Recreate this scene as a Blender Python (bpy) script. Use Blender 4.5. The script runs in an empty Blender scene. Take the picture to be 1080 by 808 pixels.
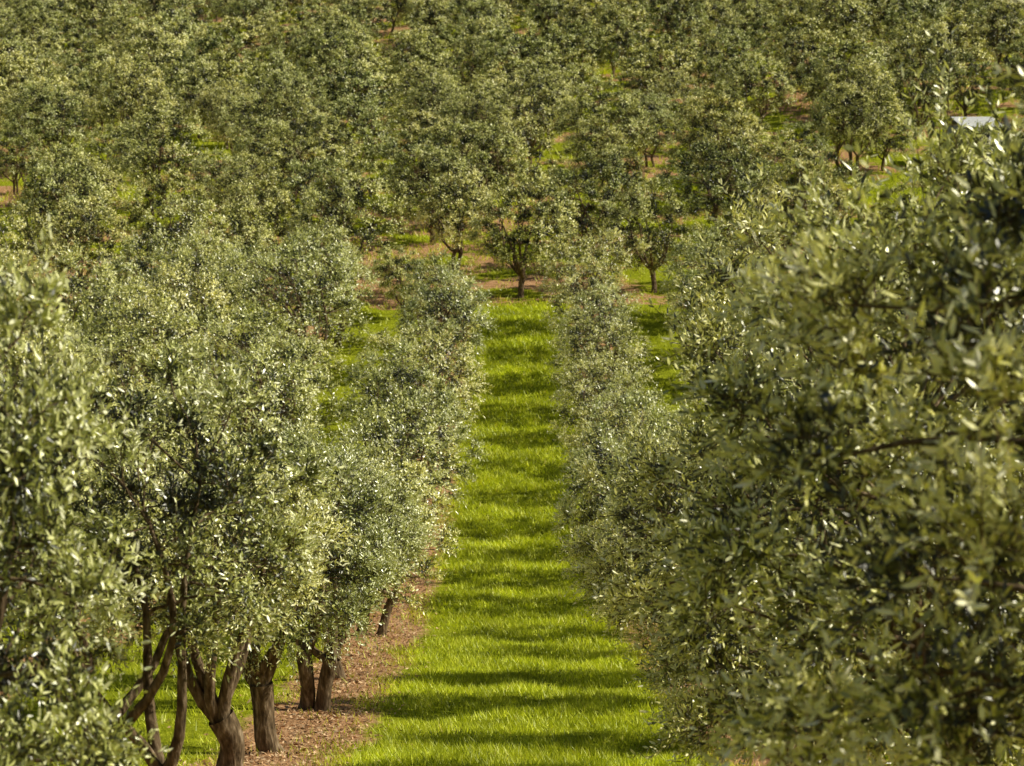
import bpy, math, random
import numpy as np
from mathutils import Vector, Matrix

scene = bpy.context.scene
scene.view_settings.view_transform = 'Standard'
scene.view_settings.look = 'None'
scene.view_settings.exposure = 0
rng = np.random.default_rng(7)
random.seed(7)

# ------------------------------------------------------------ terrain
PY = np.array([-400,-60,-20,0,8,16,24,41,55,70,86,110,140,200,280,400,600,900,1500],float)
PZ = np.array([30,8,1.8,-2.3,-4.1,-6.0,-7.9,-11.0,-12.0,-11.3,-8.9,-6.8,-3.9,2.6,13.2,33,69,106,130],float)
_gy = np.arange(-400,1500.5,0.5)
_gz = np.interp(_gy,PY,PZ)
k = np.hanning(17); k/=k.sum()
_gz = np.convolve(np.pad(_gz,8,mode='edge'),k,mode='valid')
def height(x,y):
    x=np.asarray(x,float); y=np.asarray(y,float)
    z=np.interp(y,_gy,_gz)
    far=np.clip((y-95)/80,0,1)
    z=z+far*(1.6*np.sin(x/34+0.6)+1.0*np.sin(x/17+y/29))
    z=z+0.05*np.sin(x*1.1+y*0.23)*np.sin(y*0.7+1.0)+0.03*np.sin(x*2.3+1)*np.sin(y*1.9)
    return z

# ------------------------------------------------------------ mesh helper
def make_mesh(name, verts, counts, idx, mats, matidx=None, tone=None, smooth=None):
    me=bpy.data.meshes.new(name)
    verts=np.asarray(verts,np.float32)
    me.vertices.add(len(verts)); me.vertices.foreach_set('co',verts.ravel())
    idx=np.asarray(idx,np.int32); counts=np.asarray(counts,np.int32)
    me.loops.add(len(idx)); me.loops.foreach_set('vertex_index',idx)
    me.polygons.add(len(counts))
    st=np.concatenate([[0],np.cumsum(counts)[:-1]]).astype(np.int32)
    me.polygons.foreach_set('loop_start',st)
    for m in mats: me.materials.append(m)
    if matidx is not None: me.polygons.foreach_set('material_index',np.asarray(matidx,np.int32))
    me.update(calc_edges=True)
    if smooth is not None: me.polygons.foreach_set('use_smooth',np.asarray(smooth,bool))
    if tone is not None:
        a=me.attributes.new('tone','FLOAT','FACE'); a.data.foreach_set('value',np.asarray(tone,np.float32))
    return me
def add_obj(name,me,parent=None):
    o=bpy.data.objects.new(name,me); scene.collection.objects.link(o)
    if parent: o.parent=parent
    return o

# ------------------------------------------------------------ materials
def new_mat(name):
    m=bpy.data.materials.new(name); m.use_nodes=True
    nt=m.node_tree; nt.nodes.clear()
    return m,nt,nt.nodes,nt.links
def ramp(N,stops):
    r=N.new('ShaderNodeValToRGB'); e=r.color_ramp.elements
    while len(e)<len(stops): e.new(0.5)
    for i,(p,c) in enumerate(stops):
        e[i].position=p; e[i].color=(c[0],c[1],c[2],1)
    return r
def math_n(N,L,op,a,b=None,c=None):
    n=N.new('ShaderNodeMath'); n.operation=op
    for i,v in enumerate((a,b,c)):
        if v is None: continue
        if isinstance(v,(int,float)): n.inputs[i].default_value=v
        else: L.new(v,n.inputs[i])
    return n.outputs[0]

def foliage_mat(name,stops,trans,tmix,rough,objvar=True,nscale=0,gl=0.07):
    m,nt,N,L=new_mat(name)
    at=N.new('ShaderNodeAttribute'); at.attribute_name='tone'
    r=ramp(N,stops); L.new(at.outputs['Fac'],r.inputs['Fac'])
    col=r.outputs['Color']
    hs=N.new('ShaderNodeHueSaturation'); L.new(col,hs.inputs['Color'])
    if objvar:
        oi=N.new('ShaderNodeObjectInfo')
        L.new(math_n(N,L,'MULTIPLY_ADD',oi.outputs['Random'],0.45,0.84),hs.inputs['Value'])
        L.new(math_n(N,L,'MULTIPLY_ADD',oi.outputs['Random'],-0.03,0.514),hs.inputs['Hue'])
    if nscale:
        ge=N.new('ShaderNodeNewGeometry'); nz=N.new('ShaderNodeTexNoise'); nz.inputs['Scale'].default_value=nscale
        nz.inputs['Detail'].default_value=2
        L.new(ge.outputs['Position'],nz.inputs['Vector'])
        L.new(math_n(N,L,'MULTIPLY_ADD',nz.outputs['Fac'],1.2,0.4),hs.inputs['Value'])
    col=hs.outputs['Color']
    d=N.new('ShaderNodeBsdfDiffuse'); L.new(col,d.inputs['Color'])
    g=N.new('ShaderNodeBsdfGlossy'); g.inputs['Roughness'].default_value=rough; g.inputs['Color'].default_value=(1,1,1,1)
    mg=N.new('ShaderNodeMixShader'); mg.inputs[0].default_value=gl
    L.new(d.outputs[0],mg.inputs[1]); L.new(g.outputs[0],mg.inputs[2])
    o=N.new('ShaderNodeOutputMaterial')
    if tmix<=0:
        L.new(mg.outputs[0],o.inputs[0]); return m
    t=N.new('ShaderNodeBsdfTranslucent')
    mx=N.new('ShaderNodeMix'); mx.data_type='RGBA'; mx.blend_type='MULTIPLY'; mx.inputs[0].default_value=1
    L.new(col,mx.inputs[6]); mx.inputs[7].default_value=(*trans,1)
    L.new(mx.outputs[2],t.inputs['Color'])
    ms=N.new('ShaderNodeMixShader'); ms.inputs[0].default_value=tmix
    L.new(mg.outputs[0],ms.inputs[1]); L.new(t.outputs[0],ms.inputs[2])
    L.new(ms.outputs[0],o.inputs[0])
    return m

LR=[(0.0,(0.007,0.011,0.002)),(0.36,(0.034,0.044,0.007)),(0.51,(0.26,0.29,0.048)),(0.70,(0.74,0.75,0.23)),(1.0,(0.97,0.95,0.57))]  # dark ends of LR and LN carry the painted inner-crown shade
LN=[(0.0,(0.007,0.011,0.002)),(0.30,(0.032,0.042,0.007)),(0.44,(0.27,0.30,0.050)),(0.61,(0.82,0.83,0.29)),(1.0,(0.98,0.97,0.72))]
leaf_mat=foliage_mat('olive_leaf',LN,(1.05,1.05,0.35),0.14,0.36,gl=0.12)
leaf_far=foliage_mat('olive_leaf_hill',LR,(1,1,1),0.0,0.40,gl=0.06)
grass_mat=foliage_mat('grass_blade',[(0.0,(0.20,0.25,0.012)),(0.5,(0.62,0.69,0.035)),(0.9,(0.88,0.90,0.09)),(1.0,(0.88,0.76,0.27))],(1.05,1.05,0.35),0.34,0.5,objvar=False,nscale=0.9,gl=0.05)

def bark_material():
    m,nt,N,L=new_mat('olive_bark')
    tc=N.new('ShaderNodeTexCoord'); mp=N.new('ShaderNodeMapping'); mp.inputs['Scale'].default_value=(14,14,4)
    L.new(tc.outputs['Object'],mp.inputs[0])
    nz=N.new('ShaderNodeTexNoise'); nz.inputs['Scale'].default_value=1.5; nz.inputs['Detail'].default_value=5
    L.new(mp.outputs[0],nz.inputs['Vector'])
    r=ramp(N,[(0.3,(0.045,0.032,0.020)),(0.55,(0.17,0.12,0.075)),(0.75,(0.40,0.31,0.22))]); L.new(nz.outputs['Fac'],r.inputs['Fac'])
    p=N.new('ShaderNodeBsdfDiffuse'); L.new(r.outputs[0],p.inputs['Color'])
    b=N.new('ShaderNodeBump'); b.inputs['Strength'].default_value=0.8; b.inputs['Distance'].default_value=0.03
    L.new(nz.outputs['Fac'],b.inputs['Height']); L.new(b.outputs[0],p.inputs['Normal'])
    o=N.new('ShaderNodeOutputMaterial'); L.new(p.outputs[0],o.inputs[0]); return m
bark_mat=bark_material()

ROW=5.8; X0=2.9
def ground_material():
    m,nt,N,L=new_mat('orchard_ground')
    ge=N.new('ShaderNodeNewGeometry'); sp=N.new('ShaderNodeSeparateXYZ'); L.new(ge.outputs['Position'],sp.inputs[0])
    def noise(s,d=5,rough=0.6):
        n=N.new('ShaderNodeTexNoise'); n.inputs['Scale'].default_value=s; n.inputs['Detail'].default_value=d; n.inputs['Roughness'].default_value=rough
        L.new(ge.outputs['Position'],n.inputs['Vector']); return n.outputs['Fac']
    n1=noise(0.5,3); n2=noise(4.0,5); n3=noise(25,4)
    xs=math_n(N,L,'ADD',sp.outputs['X'],-0.15)
    pp=math_n(N,L,'PINGPONG',xs,ROW/2)
    e=math_n(N,L,'MULTIPLY_ADD',n1,1.0,pp)
    e=math_n(N,L,'MULTIPLY_ADD',n2,0.5,e)
    rowmask=N.new('ShaderNodeMapRange'); rowmask.interpolation_type='SMOOTHSTEP'
    L.new(e,rowmask.inputs[0]); rowmask.inputs[1].default_value=2.65; rowmask.inputs[2].default_value=3.0
    hm=N.new('ShaderNodeMapRange'); hm.interpolation_type='SMOOTHSTEP'
    e2=math_n(N,L,'MULTIPLY_ADD',n2,0.25,noise(0.22,4))
    band=N.new('ShaderNodeMapRange'); band.interpolation_type='SMOOTHSTEP'
    L.new(math_n(N,L,'ABSOLUTE',math_n(N,L,'ADD',sp.outputs['Y'],-90.0)),band.inputs[0])
    band.inputs[1].default_value=8.0; band.inputs[2].default_value=1.0; band.inputs[3].default_value=0.0; band.inputs[4].default_value=0.07
    e2=math_n(N,L,'ADD',e2,band.outputs[0])
    L.new(e2,hm.inputs[0]); hm.inputs[1].default_value=0.62; hm.inputs[2].default_value=0.68
    isfar=math_n(N,L,'GREATER_THAN',math_n(N,L,'MULTIPLY_ADD',n1,3.0,sp.outputs['Y']),88.0)
    mask=N.new('ShaderNodeMix'); mask.data_type='FLOAT'
    L.new(isfar,mask.inputs[0]); L.new(rowmask.outputs[0],mask.inputs[2]); L.new(hm.outputs[0],mask.inputs[3])
    dirt=ramp(N,[(0.3,(0.22,0.10,0.045)),(0.5,(0.52,0.29,0.15)),(0.7,(0.76,0.52,0.32))]); L.new(math_n(N,L,'MULTIPLY_ADD',n3,0.6,math_n(N,L,'MULTIPLY',n2,0.4)),dirt.inputs['Fac'])
    gr=ramp(N,[(0.3,(0.11,0.13,0.010)),(0.5,(0.30,0.34,0.02)),(0.72,(0.55,0.58,0.05))]); L.new(math_n(N,L,'MULTIPLY_ADD',n3,0.5,math_n(N,L,'MULTIPLY',n2,0.5)),gr.inputs['Fac'])
    mx=N.new('ShaderNodeMix'); mx.data_type='RGBA'; L.new(mask.outputs[0],mx.inputs[0]); L.new(gr.outputs[0],mx.inputs[6]); L.new(dirt.outputs[0],mx.inputs[7])
    p=N.new('ShaderNodeBsdfDiffuse'); L.new(mx.outputs[2],p.inputs['Color'])
    b=N.new('ShaderNodeBump'); b.inputs['Strength'].default_value=0.9; b.inputs['Distance'].default_value=0.06
    L.new(n3,b.inputs['Height']); L.new(b.outputs[0],p.inputs['Normal'])
    o=N.new('ShaderNodeOutputMaterial'); L.new(p.outputs[0],o.inputs[0]); return m

# ------------------------------------------------------------ ground
gx=np.sinh(np.linspace(-4.2,4.2,161))*20
gx=gx/gx.max()*700
gyv=np.concatenate([np.linspace(-300,-10,30),np.arange(-8,130,0.75),np.linspace(131,420,120),np.linspace(430,1400,60)])
GX,GY=np.meshgrid(gx,gyv)
V=np.stack([GX.ravel(),GY.ravel(),height(GX.ravel(),GY.ravel())],1)
nx=len(gx); ny=len(gyv)
i,j=np.meshgrid(np.arange(nx-1),np.arange(ny-1)); a=(j*nx+i).ravel()
F=np.stack([a,a+1,a+1+nx,a+nx],1)
add_obj('ground',make_mesh('ground',V,np.full(len(F),4),F.ravel(),[ground_material()],smooth=np.ones(len(F))))

# ------------------------------------------------------------ tree generator
def norm(v): return v/np.maximum(np.linalg.norm(v,axis=-1,keepdims=True),1e-9)
def tube(pts,rad,sides,V,F):
    pts=np.asarray(pts,float); n=len(pts); base=sum(len(v) for v in V)
    tan=norm(np.gradient(pts,axis=0))
    ref=np.array([0.31,0.87,0.2]); 
    u=norm(np.cross(tan,ref)); w=np.cross(tan,u)
    an=np.linspace(0,2*np.pi,sides,endpoint=False)
    ring=pts[:,None,:]+np.asarray(rad)[:,None,None]*(np.cos(an)[None,:,None]*u[:,None,:]+np.sin(an)[None,:,None]*w[:,None,:])
    V.append(ring.reshape(-1,3))
    for s in range(n-1):
        for q in range(sides):
            F.append((base+s*sides+q,base+s*sides+(q+1)%sides,base+(s+1)*sides+(q+1)%sides,base+(s+1)*sides+q))
def curve(a,b,r,n=6,bend=0.15,lift=0.0):
    a=np.array(a,float); b=np.array(b,float); t=np.linspace(0,1,n)[:,None]
    d=np.linalg.norm(b-a); off=r.normal(size=3)*bend*d; 
    off2=r.normal(size=3)*bend*0.4*d
    return a+(b-a)*t+off*np.sin(t*np.pi)*0.6+off2*np.sin(t*2*np.pi)*0.5+np.array([0,0,lift*d])*np.sin(t*np.pi)

def build_tree(name,seed,H,R,base,fork,nclump,shoots,leaves,ll,lw,hexleaf,twigs,stems=1,slen=(0.2,0.42),mind=0.5,tr=0.13,wc=0.25,jit=0.38,lm=None,plead=0.05,bend=0.09,limb=1.0,lob=0.42):
    r=np.random.default_rng(seed)
    V=[];F=[]
    cz=(base+H)/2; hz=(H-base)/2
    lobes=norm(r.normal(size=(9,3))); lamp=r.uniform(-lob,lob,9)
    C=[]; U_=[]
    tries=0
    while len(C)<nclump and tries<6000:
        tries+=1
        d=norm(r.normal(size=3)); 
        f=1+sum(lamp[q]*max(0,float(d@lobes[q]))**3 for q in range(9))
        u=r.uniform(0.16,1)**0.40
        wz=1.0-0.15*d[2]
        p=np.array([d[0]*R*f*u*wz*.88,d[1]*R*f*u*wz*.88,cz+d[2]*hz*f*u*.88])
        if p[2]<base*0.85: continue
        if C and np.min(np.linalg.norm(np.array(C)-p,axis=1))<mind: continue
        C.append(p); U_.append(u)
    C=np.array(C); U_=np.array(U_)
    anchors=[];arad=[]
    lean=r.normal(size=2)*0.1
    for s in range(stems):
        so=np.array([0,0,0]) if stems==1 else np.array([(s-(stems-1)/2)*0.34+r.uniform(-.06,.06),r.uniform(-.12,.12),0])
        top=np.array([so[0]*1.5+lean[0]*2+r.normal()*0.08,so[1]*1.3+lean[1]*2,fork*r.uniform(0.85,1.2)])
        r0=tr/(stems**0.35)
        P=curve(so-np.array([0,0,0.15]),top,r,8,bend)
        tube(P,np.array([1.55,1.2,1.02,0.95,0.9,0.93,0.98,1.02])*r0,10,V,F)
        nl=max(3,int(5/stems))
        a0=r.uniform(0,6.28)
        for q in range(nl):
            an=a0+q*2*np.pi/nl+r.normal()*0.25
            rr=R*r.uniform(0.3,0.5); zz=r.uniform(cz-0.15*hz,cz+0.35*hz)
            e=np.array([math.cos(an)*rr,math.sin(an)*rr,zz])
            L_=curve(top-np.array([0,0,0.08]),e,r,9,0.12,-0.08)
            tube(L_,np.linspace(0.64,0.16,9)*r0*limb,7,V,F)
            for t in range(3,9): anchors.append(L_[t]); arad.append(np.linspace(0.6,0.16,9)[t]*r0*limb)
    anchors=np.array(anchors);arad=np.array(arad)
    for c in C:
        dd=np.linalg.norm(anchors-c,axis=1)+np.maximum(0,anchors[:,2]-c[2])*0.8
        q=int(np.argmin(dd))
        B=curve(anchors[q],c,r,5,0.12,0.05)
        tube(B,np.linspace(min(arad[q]*0.7,0.020),0.005,5),4,V,F)
    wv=np.concatenate(V); nw=len(wv); nwf=len(F)
    F=np.array(F)
    nC=len(C)
    ns=nC*shoots
    cs=np.repeat(C,shoots,axis=0)
    outw=norm(cs-np.array([0,0,cz-0.6*hz]))
    csz=np.repeat(r.uniform(0.7,1.25,nC),shoots)
    rd=norm(r.normal(size=(ns,3)))
    D=norm(rd*0.95+outw*0.55+np.array([0,0,0.28]))
    O=cs+r.normal(size=(ns,3))*0.05
    SL=r.uniform(slen[0],slen[1],ns)*csz
    lead=r.random(ns)<plead
    SL[lead]*=1.7; D[lead]=norm(D[lead]*0.8+np.array([0,0,0.9]))
    droop=r.uniform(0.02,0.14,ns)
    T=np.linspace(0.2,1.0,leaves)
    t=np.broadcast_to(T,(ns,leaves))+r.normal(size=(ns,leaves))*0.03
    Pp=O[:,None]+D[:,None]*(SL[:,None]*t)[...,None]; Pp[...,2]-=droop[:,None]*t*t
    ax=D[:,None]*np.ones((1,leaves,1))
    perp=r.normal(size=(ns,1,3)); perp=norm(np.cross(ax,perp+0*ax))
    perp2=np.cross(ax,perp)
    ang=np.arange(leaves)*np.pi/1.0+ (np.arange(leaves)//2)*np.pi/2
    ang=ang[None,:]+r.normal(size=(ns,leaves))*0.35
    side=perp*np.cos(ang)[...,None]+perp2*np.sin(ang)[...,None]
    sp=r.uniform(0.45,1.0,(ns,leaves,1))
    LD=norm(ax*(1-0.45*sp)+side*sp+r.normal(size=(ns,leaves,3))*0.12)
    onrm=norm(norm(Pp-cs[:,None])*(1-wc)+norm(Pp-np.array([0,0,cz-0.3*hz]))*wc)
    nrm=norm(onrm*1.0+np.array([0,0,0.25])+r.normal(size=(ns,leaves,3))*jit)
    S=norm(np.cross(LD,nrm)); U=np.cross(S,LD)
    LL=ll*r.uniform(0.65,1.2,(ns,leaves,1)); LW=lw*r.uniform(0.75,1.15,(ns,leaves,1))
    P0=Pp.reshape(-1,3); LD=LD.reshape(-1,3); S=S.reshape(-1,3);U=U.reshape(-1,3); LL=LL.reshape(-1,1);LW=LW.reshape(-1,1)
    n=len(P0); cv=r.uniform(-0.12,0.12,(n,1))*LL
    if hexleaf:
        vs=[P0,P0+LD*LL*.3+S*LW*.45+U*cv*.7,P0+LD*LL*.68+S*LW*.42+U*cv*.9,P0+LD*LL,P0+LD*LL*.68-S*LW*.42+U*cv*.9,P0+LD*LL*.3-S*LW*.45+U*cv*.7]; kk=6
    else:
        vs=[P0,P0+LD*LL*.45+S*LW*.5+U*cv,P0+LD*LL,P0+LD*LL*.45-S*LW*.5+U*cv]; kk=4
    lv=np.stack(vs,1).reshape(-1,3)
    lf=nw+np.arange(n*kk)
    clr=np.repeat(r.normal(size=nC)*0.08+(U_-0.85)*1.1,shoots*leaves)  # inner clumps darker: crown occlusion painted into leaf colour
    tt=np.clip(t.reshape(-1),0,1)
    rn=np.clip(0.18+0.48*tt+clr+r.normal(size=n)*0.16,0,1)  # shoot bases darker: painted occlusion plus older leaves; tips pale new growth
    allv=[wv,lv]; counts=[np.full(nwf,4),np.full(n,kk)]; idx=[F.ravel(),lf]
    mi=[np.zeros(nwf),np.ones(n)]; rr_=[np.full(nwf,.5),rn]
    if twigs:
        e=O+D*SL[:,None]; e[:,2]-=droop
        md=O+D*SL[:,None]*.5; md[:,2]-=droop*.25
        sd=norm(np.cross(D,r.normal(size=(ns,3))))*0.0030
        b0=nw+len(lv)
        tv=np.stack([O-sd,O+sd,md+sd*.8,md-sd*.8,e+sd*.3,e-sd*.3],1).reshape(-1,3)
        bi=b0+np.arange(ns)*6
        tf=np.stack([np.stack([bi,bi+1,bi+2,bi+3],1),np.stack([bi+3,bi+2,bi+4,bi+5],1)],1).reshape(-1)
        allv.append(tv); counts.append(np.full(ns*2,4)); idx.append(tf); mi.append(np.zeros(ns*2)); rr_.append(np.full(ns*2,.5))
    mi=np.concatenate(mi)
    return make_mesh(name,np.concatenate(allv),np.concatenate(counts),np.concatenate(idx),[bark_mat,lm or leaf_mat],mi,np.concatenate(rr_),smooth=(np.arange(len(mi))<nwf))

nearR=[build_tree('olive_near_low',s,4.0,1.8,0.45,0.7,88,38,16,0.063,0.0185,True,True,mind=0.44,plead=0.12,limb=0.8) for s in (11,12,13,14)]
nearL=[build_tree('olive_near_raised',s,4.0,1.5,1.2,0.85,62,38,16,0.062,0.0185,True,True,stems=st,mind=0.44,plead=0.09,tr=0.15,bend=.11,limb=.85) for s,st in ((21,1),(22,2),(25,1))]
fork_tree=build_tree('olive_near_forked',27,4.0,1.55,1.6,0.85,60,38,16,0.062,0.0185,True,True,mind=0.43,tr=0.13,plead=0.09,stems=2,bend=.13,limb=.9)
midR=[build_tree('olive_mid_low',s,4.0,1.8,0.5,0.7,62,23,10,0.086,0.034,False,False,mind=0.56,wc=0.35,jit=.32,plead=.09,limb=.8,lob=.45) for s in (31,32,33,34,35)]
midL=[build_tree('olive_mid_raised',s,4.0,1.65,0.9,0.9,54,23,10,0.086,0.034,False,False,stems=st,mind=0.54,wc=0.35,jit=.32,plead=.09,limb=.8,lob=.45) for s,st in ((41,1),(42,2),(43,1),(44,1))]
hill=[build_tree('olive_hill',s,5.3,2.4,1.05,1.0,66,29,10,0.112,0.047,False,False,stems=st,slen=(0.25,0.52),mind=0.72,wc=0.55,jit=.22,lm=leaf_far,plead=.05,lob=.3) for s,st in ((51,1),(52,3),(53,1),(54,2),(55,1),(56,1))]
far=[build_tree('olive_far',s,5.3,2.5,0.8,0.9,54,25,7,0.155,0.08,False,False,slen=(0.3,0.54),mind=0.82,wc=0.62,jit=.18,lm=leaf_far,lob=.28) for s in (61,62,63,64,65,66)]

def place(mesh,x,y,s=1.0,sy=1.0,sz=1.0,rot=None,name='olive_tree',parent=None,tilt=0.03):
    o=add_obj(name,mesh,parent)
    o.location=(x,y,float(height(x,y))-0.03)
    o.rotation_euler=(random.gauss(0,tilt),random.gauss(0,tilt),rot if rot is not None else random.uniform(0,6.28))
    o.scale=(s,s*sy,s*sz)
    return o
def rrot(): return random.choice([0,math.pi])+random.gauss(0,0.2)

ry=[4.2,8.2,12.3,16.4,20.5]
rs=[1.1,1.2,1.24,1.18,1.10]
for q,(y,s) in enumerate(zip(ry,rs)):
    place(nearR[q%4],X0+0.1,y,s,0.85,1.02,rrot())
y=24.6;q=0
while y<84:
    place((nearR if y<33 else midR)[q%4],X0+random.gauss(0,0.15),y,random.uniform(0.88,1.13),0.8,random.uniform(.88,1.1),rrot(),tilt=.04); y+=4.0+random.gauss(0,0.2); q+=1
for q,(y,s,x) in enumerate([(10.6,0.84,-3.35),(15.2,0.95,-2.95),(19.8,0.94,-2.9),(24.0,0.95,-2.9),(28.2,0.99,-2.9),(32.2,1.0,-2.9)]):
    me_=nearR[0] if q==0 else (fork_tree if q==1 else nearL[q%3])
    place(me_,x,y,s,0.85,1.36 if q==0 else 1.0,rrot())
y=36.2;q=0
while y<83:
    place(midL[q%4],-X0-0.15+random.gauss(0,0.15),y,random.uniform(0.92,1.2),0.85,random.uniform(.88,1.1),rrot(),tilt=.04); y+=4.0+random.gauss(0,0.2); q+=1
for rx in (-8.7,-11.6,-14.5,-20.3,-26.1,8.7,14.5,20.3):
    y=max(14,abs(rx)/0.30-6) + random.uniform(0,2)
    if rx==-11.6: y=56
    while y<85+random.uniform(-2,1):
        ms=(midL if rx<0 else midR)
        big=1.3 if 45<y<78 else 1.05
        if rx<-12: big=1.3
        xx=rx
        if rx==-8.7 and y>54: xx=-7.9
        if rx==8.7 and y>54: xx=7.9
        place(random.choice(ms),xx+random.gauss(0,0.3),y,random.uniform(0.88,1.18)*big,0.88,random.uniform(.85,1.08),rrot(),tilt=.05)
        y+=4.3+random.gauss(0,0.35)

hx=[(-15.5,91,1.0),(-11.2,90,0.9),(-7.2,88.5,1.05),(-4.6,84.5,0.62),(0.1,88.5,1.05),(3.6,95,1.05),(6.0,89.5,0.95),(9.0,84,0.85),(12.5,91,1.0),(17.5,90,1.0),(-20.5,92,1.05),(-26,90,1.0),(23,92,1.0),(-12.2,85,0.85),(-17.5,84,0.9),(-2.9,95,0.95),(-9.5,95,1.0)]
for q,(x,y,s) in enumerate(hx):
    place(hill[q%6],x,y,s)
grove=bpy.data.objects.new('distant_olive_grove',None); scene.collection.objects.link(grove)
sheds=[(28.6,130,3.0)]
yy=101.5; row=0
while yy<370:
    step=6.3 if yy<180 else 6.6
    half=yy*0.27+14
    x=-half+(row%2)*step/2
    while x<half:
        px=x+random.gauss(0,1.1); py=yy+random.gauss(0,1.2)
        ok=random.random()>0.06
        for (sx,sy_,w) in sheds:
            if abs(px-sx*(py/sy_))<3.0 and sy_-14<py<sy_+4: ok=False
        if ok:
            sc=random.uniform(0.8,1.3)
            if py<150: place(random.choice(hill),px,py,sc,random.uniform(.9,1.1),random.uniform(0.8,1.0),name='tree',parent=grove,tilt=.07)
            else: place(random.choice(far),px,py,sc,random.uniform(.9,1.1),random.uniform(0.8,1.02),name='tree',parent=grove,tilt=.07)
        x+=step*random.uniform(0.82,1.18)
    yy+=step*1.0; row+=1

# ------------------------------------------------------------ grass
def grass_patch(N,x0,x1,y0,y1,hscale):
    u=rng.random(N); y=y0*(y1/y0)**u
    x=rng.uniform(x0,x1,N)
    d=np.abs(np.mod(x-0.15+ROW/2,ROW)-ROW/2)
    lim=2.05+0.35*np.sin(y*0.9)+0.2*np.sin(y*2.3+x)+rng.normal(size=N)*0.18
    keep=((d<lim)|(rng.random(N)<0.06))|(y>87)
    keep&=~((y>87)&(y<94)&(rng.random(N)<0.6))
    x=x[keep];y=y[keep]
    n=len(x)
    cl=0.5+0.5*np.sin(x*3.1+1.7*np.sin(y*1.3))*np.sin(y*2.7+1.3*np.sin(x*2.1))
    h=(0.04+0.055*cl+0.035*rng.random(n))*hscale*(1+y/110)
    w=0.0050*(y/20)*np.ones(n)*rng.uniform(.8,1.6,n)
    an=rng.uniform(0,2*np.pi,n); la=rng.uniform(0,2*np.pi,n); ln=h*rng.uniform(0.2,1.1,n)
    z=height(x,y)-0.01
    B=np.stack([x,y,z],1); s=np.stack([np.cos(an)*w,np.sin(an)*w,0*w],1)
    tip=B+np.stack([np.cos(la)*ln,np.sin(la)*ln,h],1)
    v=np.stack([B-s,B+s,tip],1).reshape(-1,3)
    rn=np.clip(0.45+0.3*(cl-0.5)+rng.normal(size=n)*0.2,0,1)
    return v,rn
parts=[grass_patch(130000,-2.9,2.9,18,88,1.0),
       grass_patch(45000,-12,-2.9,14,60,1.1),
       grass_patch(60000,-30,25,60,125,1.6),
       grass_patch(15000,-50,50,120,220,3.0)]
gv=np.concatenate([p[0] for p in parts]); gr_=np.concatenate([p[1] for p in parts]); n=len(gr_)
add_obj('grass',make_mesh('grass',gv,np.full(n,3),np.arange(n*3),[grass_mat],tone=gr_))

m,nt,N,L=new_mat('dry_litter')
at=N.new('ShaderNodeAttribute'); at.attribute_name='tone'
r=ramp(N,[(0,(0.10,0.05,0.025)),(0.5,(0.48,0.28,0.15)),(1,(0.76,0.56,0.36))]); L.new(at.outputs['Fac'],r.inputs[0])
p=N.new('ShaderNodeBsdfDiffuse'); L.new(r.outputs[0],p.inputs['Color'])
o=N.new('ShaderNodeOutputMaterial'); L.new(p.outputs[0],o.inputs[0])
n=12000
x=rng.normal(-2.75,0.5,n); y=18*(60/18)**rng.random(n); z=height(x,y)+0.012+rng.random(n)*0.02
B=np.stack([x,y,z],1); an=rng.uniform(0,6.28,n); l=rng.uniform(0.015,0.035,n)*(1+y/60); d=np.stack([np.cos(an)*l,np.sin(an)*l,rng.normal(size=n)*0.012],1); s=np.stack([-np.sin(an)*l*.3,np.cos(an)*l*.3,rng.normal(size=n)*0.008],1)
v=np.stack([B-d,B+s,B+d,B-s],1).reshape(-1,3)
add_obj('fallen_leaves',make_mesh('fallen_leaves',v,np.full(n,4),np.arange(n*4),[m],tone=rng.random(n)))

# ------------------------------------------------------------ farm shed
def simple(name,c,rough=0.5):
    m,nt,N,L=new_mat(name); ge=N.new('ShaderNodeTexCoord'); nz=N.new('ShaderNodeTexNoise'); nz.inputs['Scale'].default_value=3; nz.inputs['Detail'].default_value=5
    L.new(ge.outputs['Object'],nz.inputs['Vector'])
    r=ramp(N,[(0.3,[q*0.75 for q in c]),(0.7,c)]); L.new(nz.outputs['Fac'],r.inputs[0])
    p=N.new('ShaderNodeBsdfPrincipled'); p.inputs['Roughness'].default_value=rough; L.new(r.outputs[0],p.inputs['Base Color'])
    o=N.new('ShaderNodeOutputMaterial'); L.new(p.outputs[0],o.inputs[0]); return m
roof_m=simple('white_sheet_roof',(0.75,0.76,0.77)); wall_m=simple('pale_shed_wall',(0.5,0.5,0.46),.8); door_m=simple('dark_door',(0.06,0.06,0.06),.7)
def box(name,x0,x1,y0,y1,z0,z1,mat,par):
    v=[(x0,y0,z0),(x1,y0,z0),(x1,y1,z0),(x0,y1,z0),(x0,y0,z1),(x1,y0,z1),(x1,y1,z1),(x0,y1,z1)]
    f=[0,3,2,1,4,5,6,7,0,1,5,4,1,2,6,5,2,3,7,6,3,0,4,7]
    return add_obj(name,make_mesh(name,v,[4]*6,f,[mat]),par)
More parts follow.
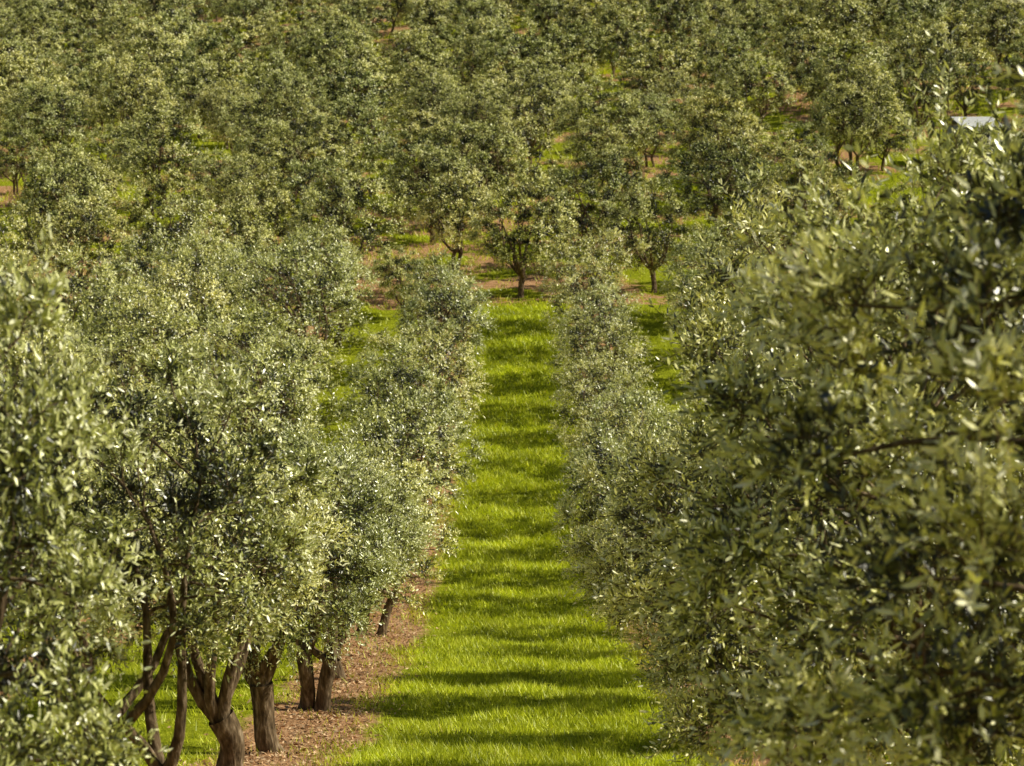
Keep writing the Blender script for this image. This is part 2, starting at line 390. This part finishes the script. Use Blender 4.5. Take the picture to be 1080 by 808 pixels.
for (sx,sy_,w),zr in zip(sheds,(2.7,)):
    e=bpy.data.objects.new('farm_shed',None); scene.collection.objects.link(e)
    e.location=(sx,sy_,float(height(sx,sy_))); e.rotation_euler=(0,0,0.2)
    hw=w*0.4; dp=1.6
    box('walls',-hw,hw,-dp,dp,-1.5,zr-0.4,wall_m,e)
    box('door',-0.5,0.5,-dp-0.05,-dp-0.003,0,1.95,door_m,e)
    nn=30; xs=np.linspace(-hw-.2,hw+.2,nn*2); rv=[];
    for yy_,zz_ in ((-dp-.3,zr-.45),(0,zr+.15),(dp+.3,zr-.45)):
        for kx,xx in enumerate(xs): rv.append((xx,yy_,zz_+(0.025 if kx%2 else 0)))
    m_=len(xs); rf=[]
    for a_ in range(2):
        for b_ in range(m_-1): rf+= [a_*m_+b_,a_*m_+b_+1,(a_+1)*m_+b_+1,(a_+1)*m_+b_]
    add_obj('roof',make_mesh('roof',rv,[4]*(2*(m_-1)),rf,[roof_m]),e)

# ------------------------------------------------------------ light
EL=math.radians(38); AZ=math.radians(88)
w=bpy.data.worlds.new('World'); scene.world=w; w.use_nodes=True
N=w.node_tree.nodes; L=w.node_tree.links
sky=N.new('ShaderNodeTexSky'); sky.sky_type='NISHITA'; sky.sun_disc=False; sky.sun_elevation=EL; sky.sun_rotation=AZ
bg=N['Background']; bg.inputs['Strength'].default_value=0.05; L.new(sky.outputs[0],bg.inputs[0])
s=Vector((math.cos(EL)*math.sin(AZ),math.cos(EL)*math.cos(AZ),math.sin(EL)))
sd=bpy.data.lights.new('sun','SUN'); sd.energy=5.0; sd.angle=math.radians(0.5); sd.color=(1.0,0.94,0.73)
so=bpy.data.objects.new('sun',sd); scene.collection.objects.link(so); so.rotation_euler=s.to_track_quat('Z','Y').to_euler(); so.location=(40,0,40)

# ------------------------------------------------------------ camera
cd=bpy.data.cameras.new('camera'); cd.lens=72; cd.sensor_width=36; cd.clip_end=3000; cd.clip_start=0.1
cd.dof.use_dof=True; cd.dof.focus_distance=26; cd.dof.aperture_fstop=3.2
co=bpy.data.objects.new('camera',cd); scene.collection.objects.link(co)
co.location=(0,0,0); co.rotation_euler=(math.radians(90-8.0),0,math.radians(0.13))
scene.camera=co
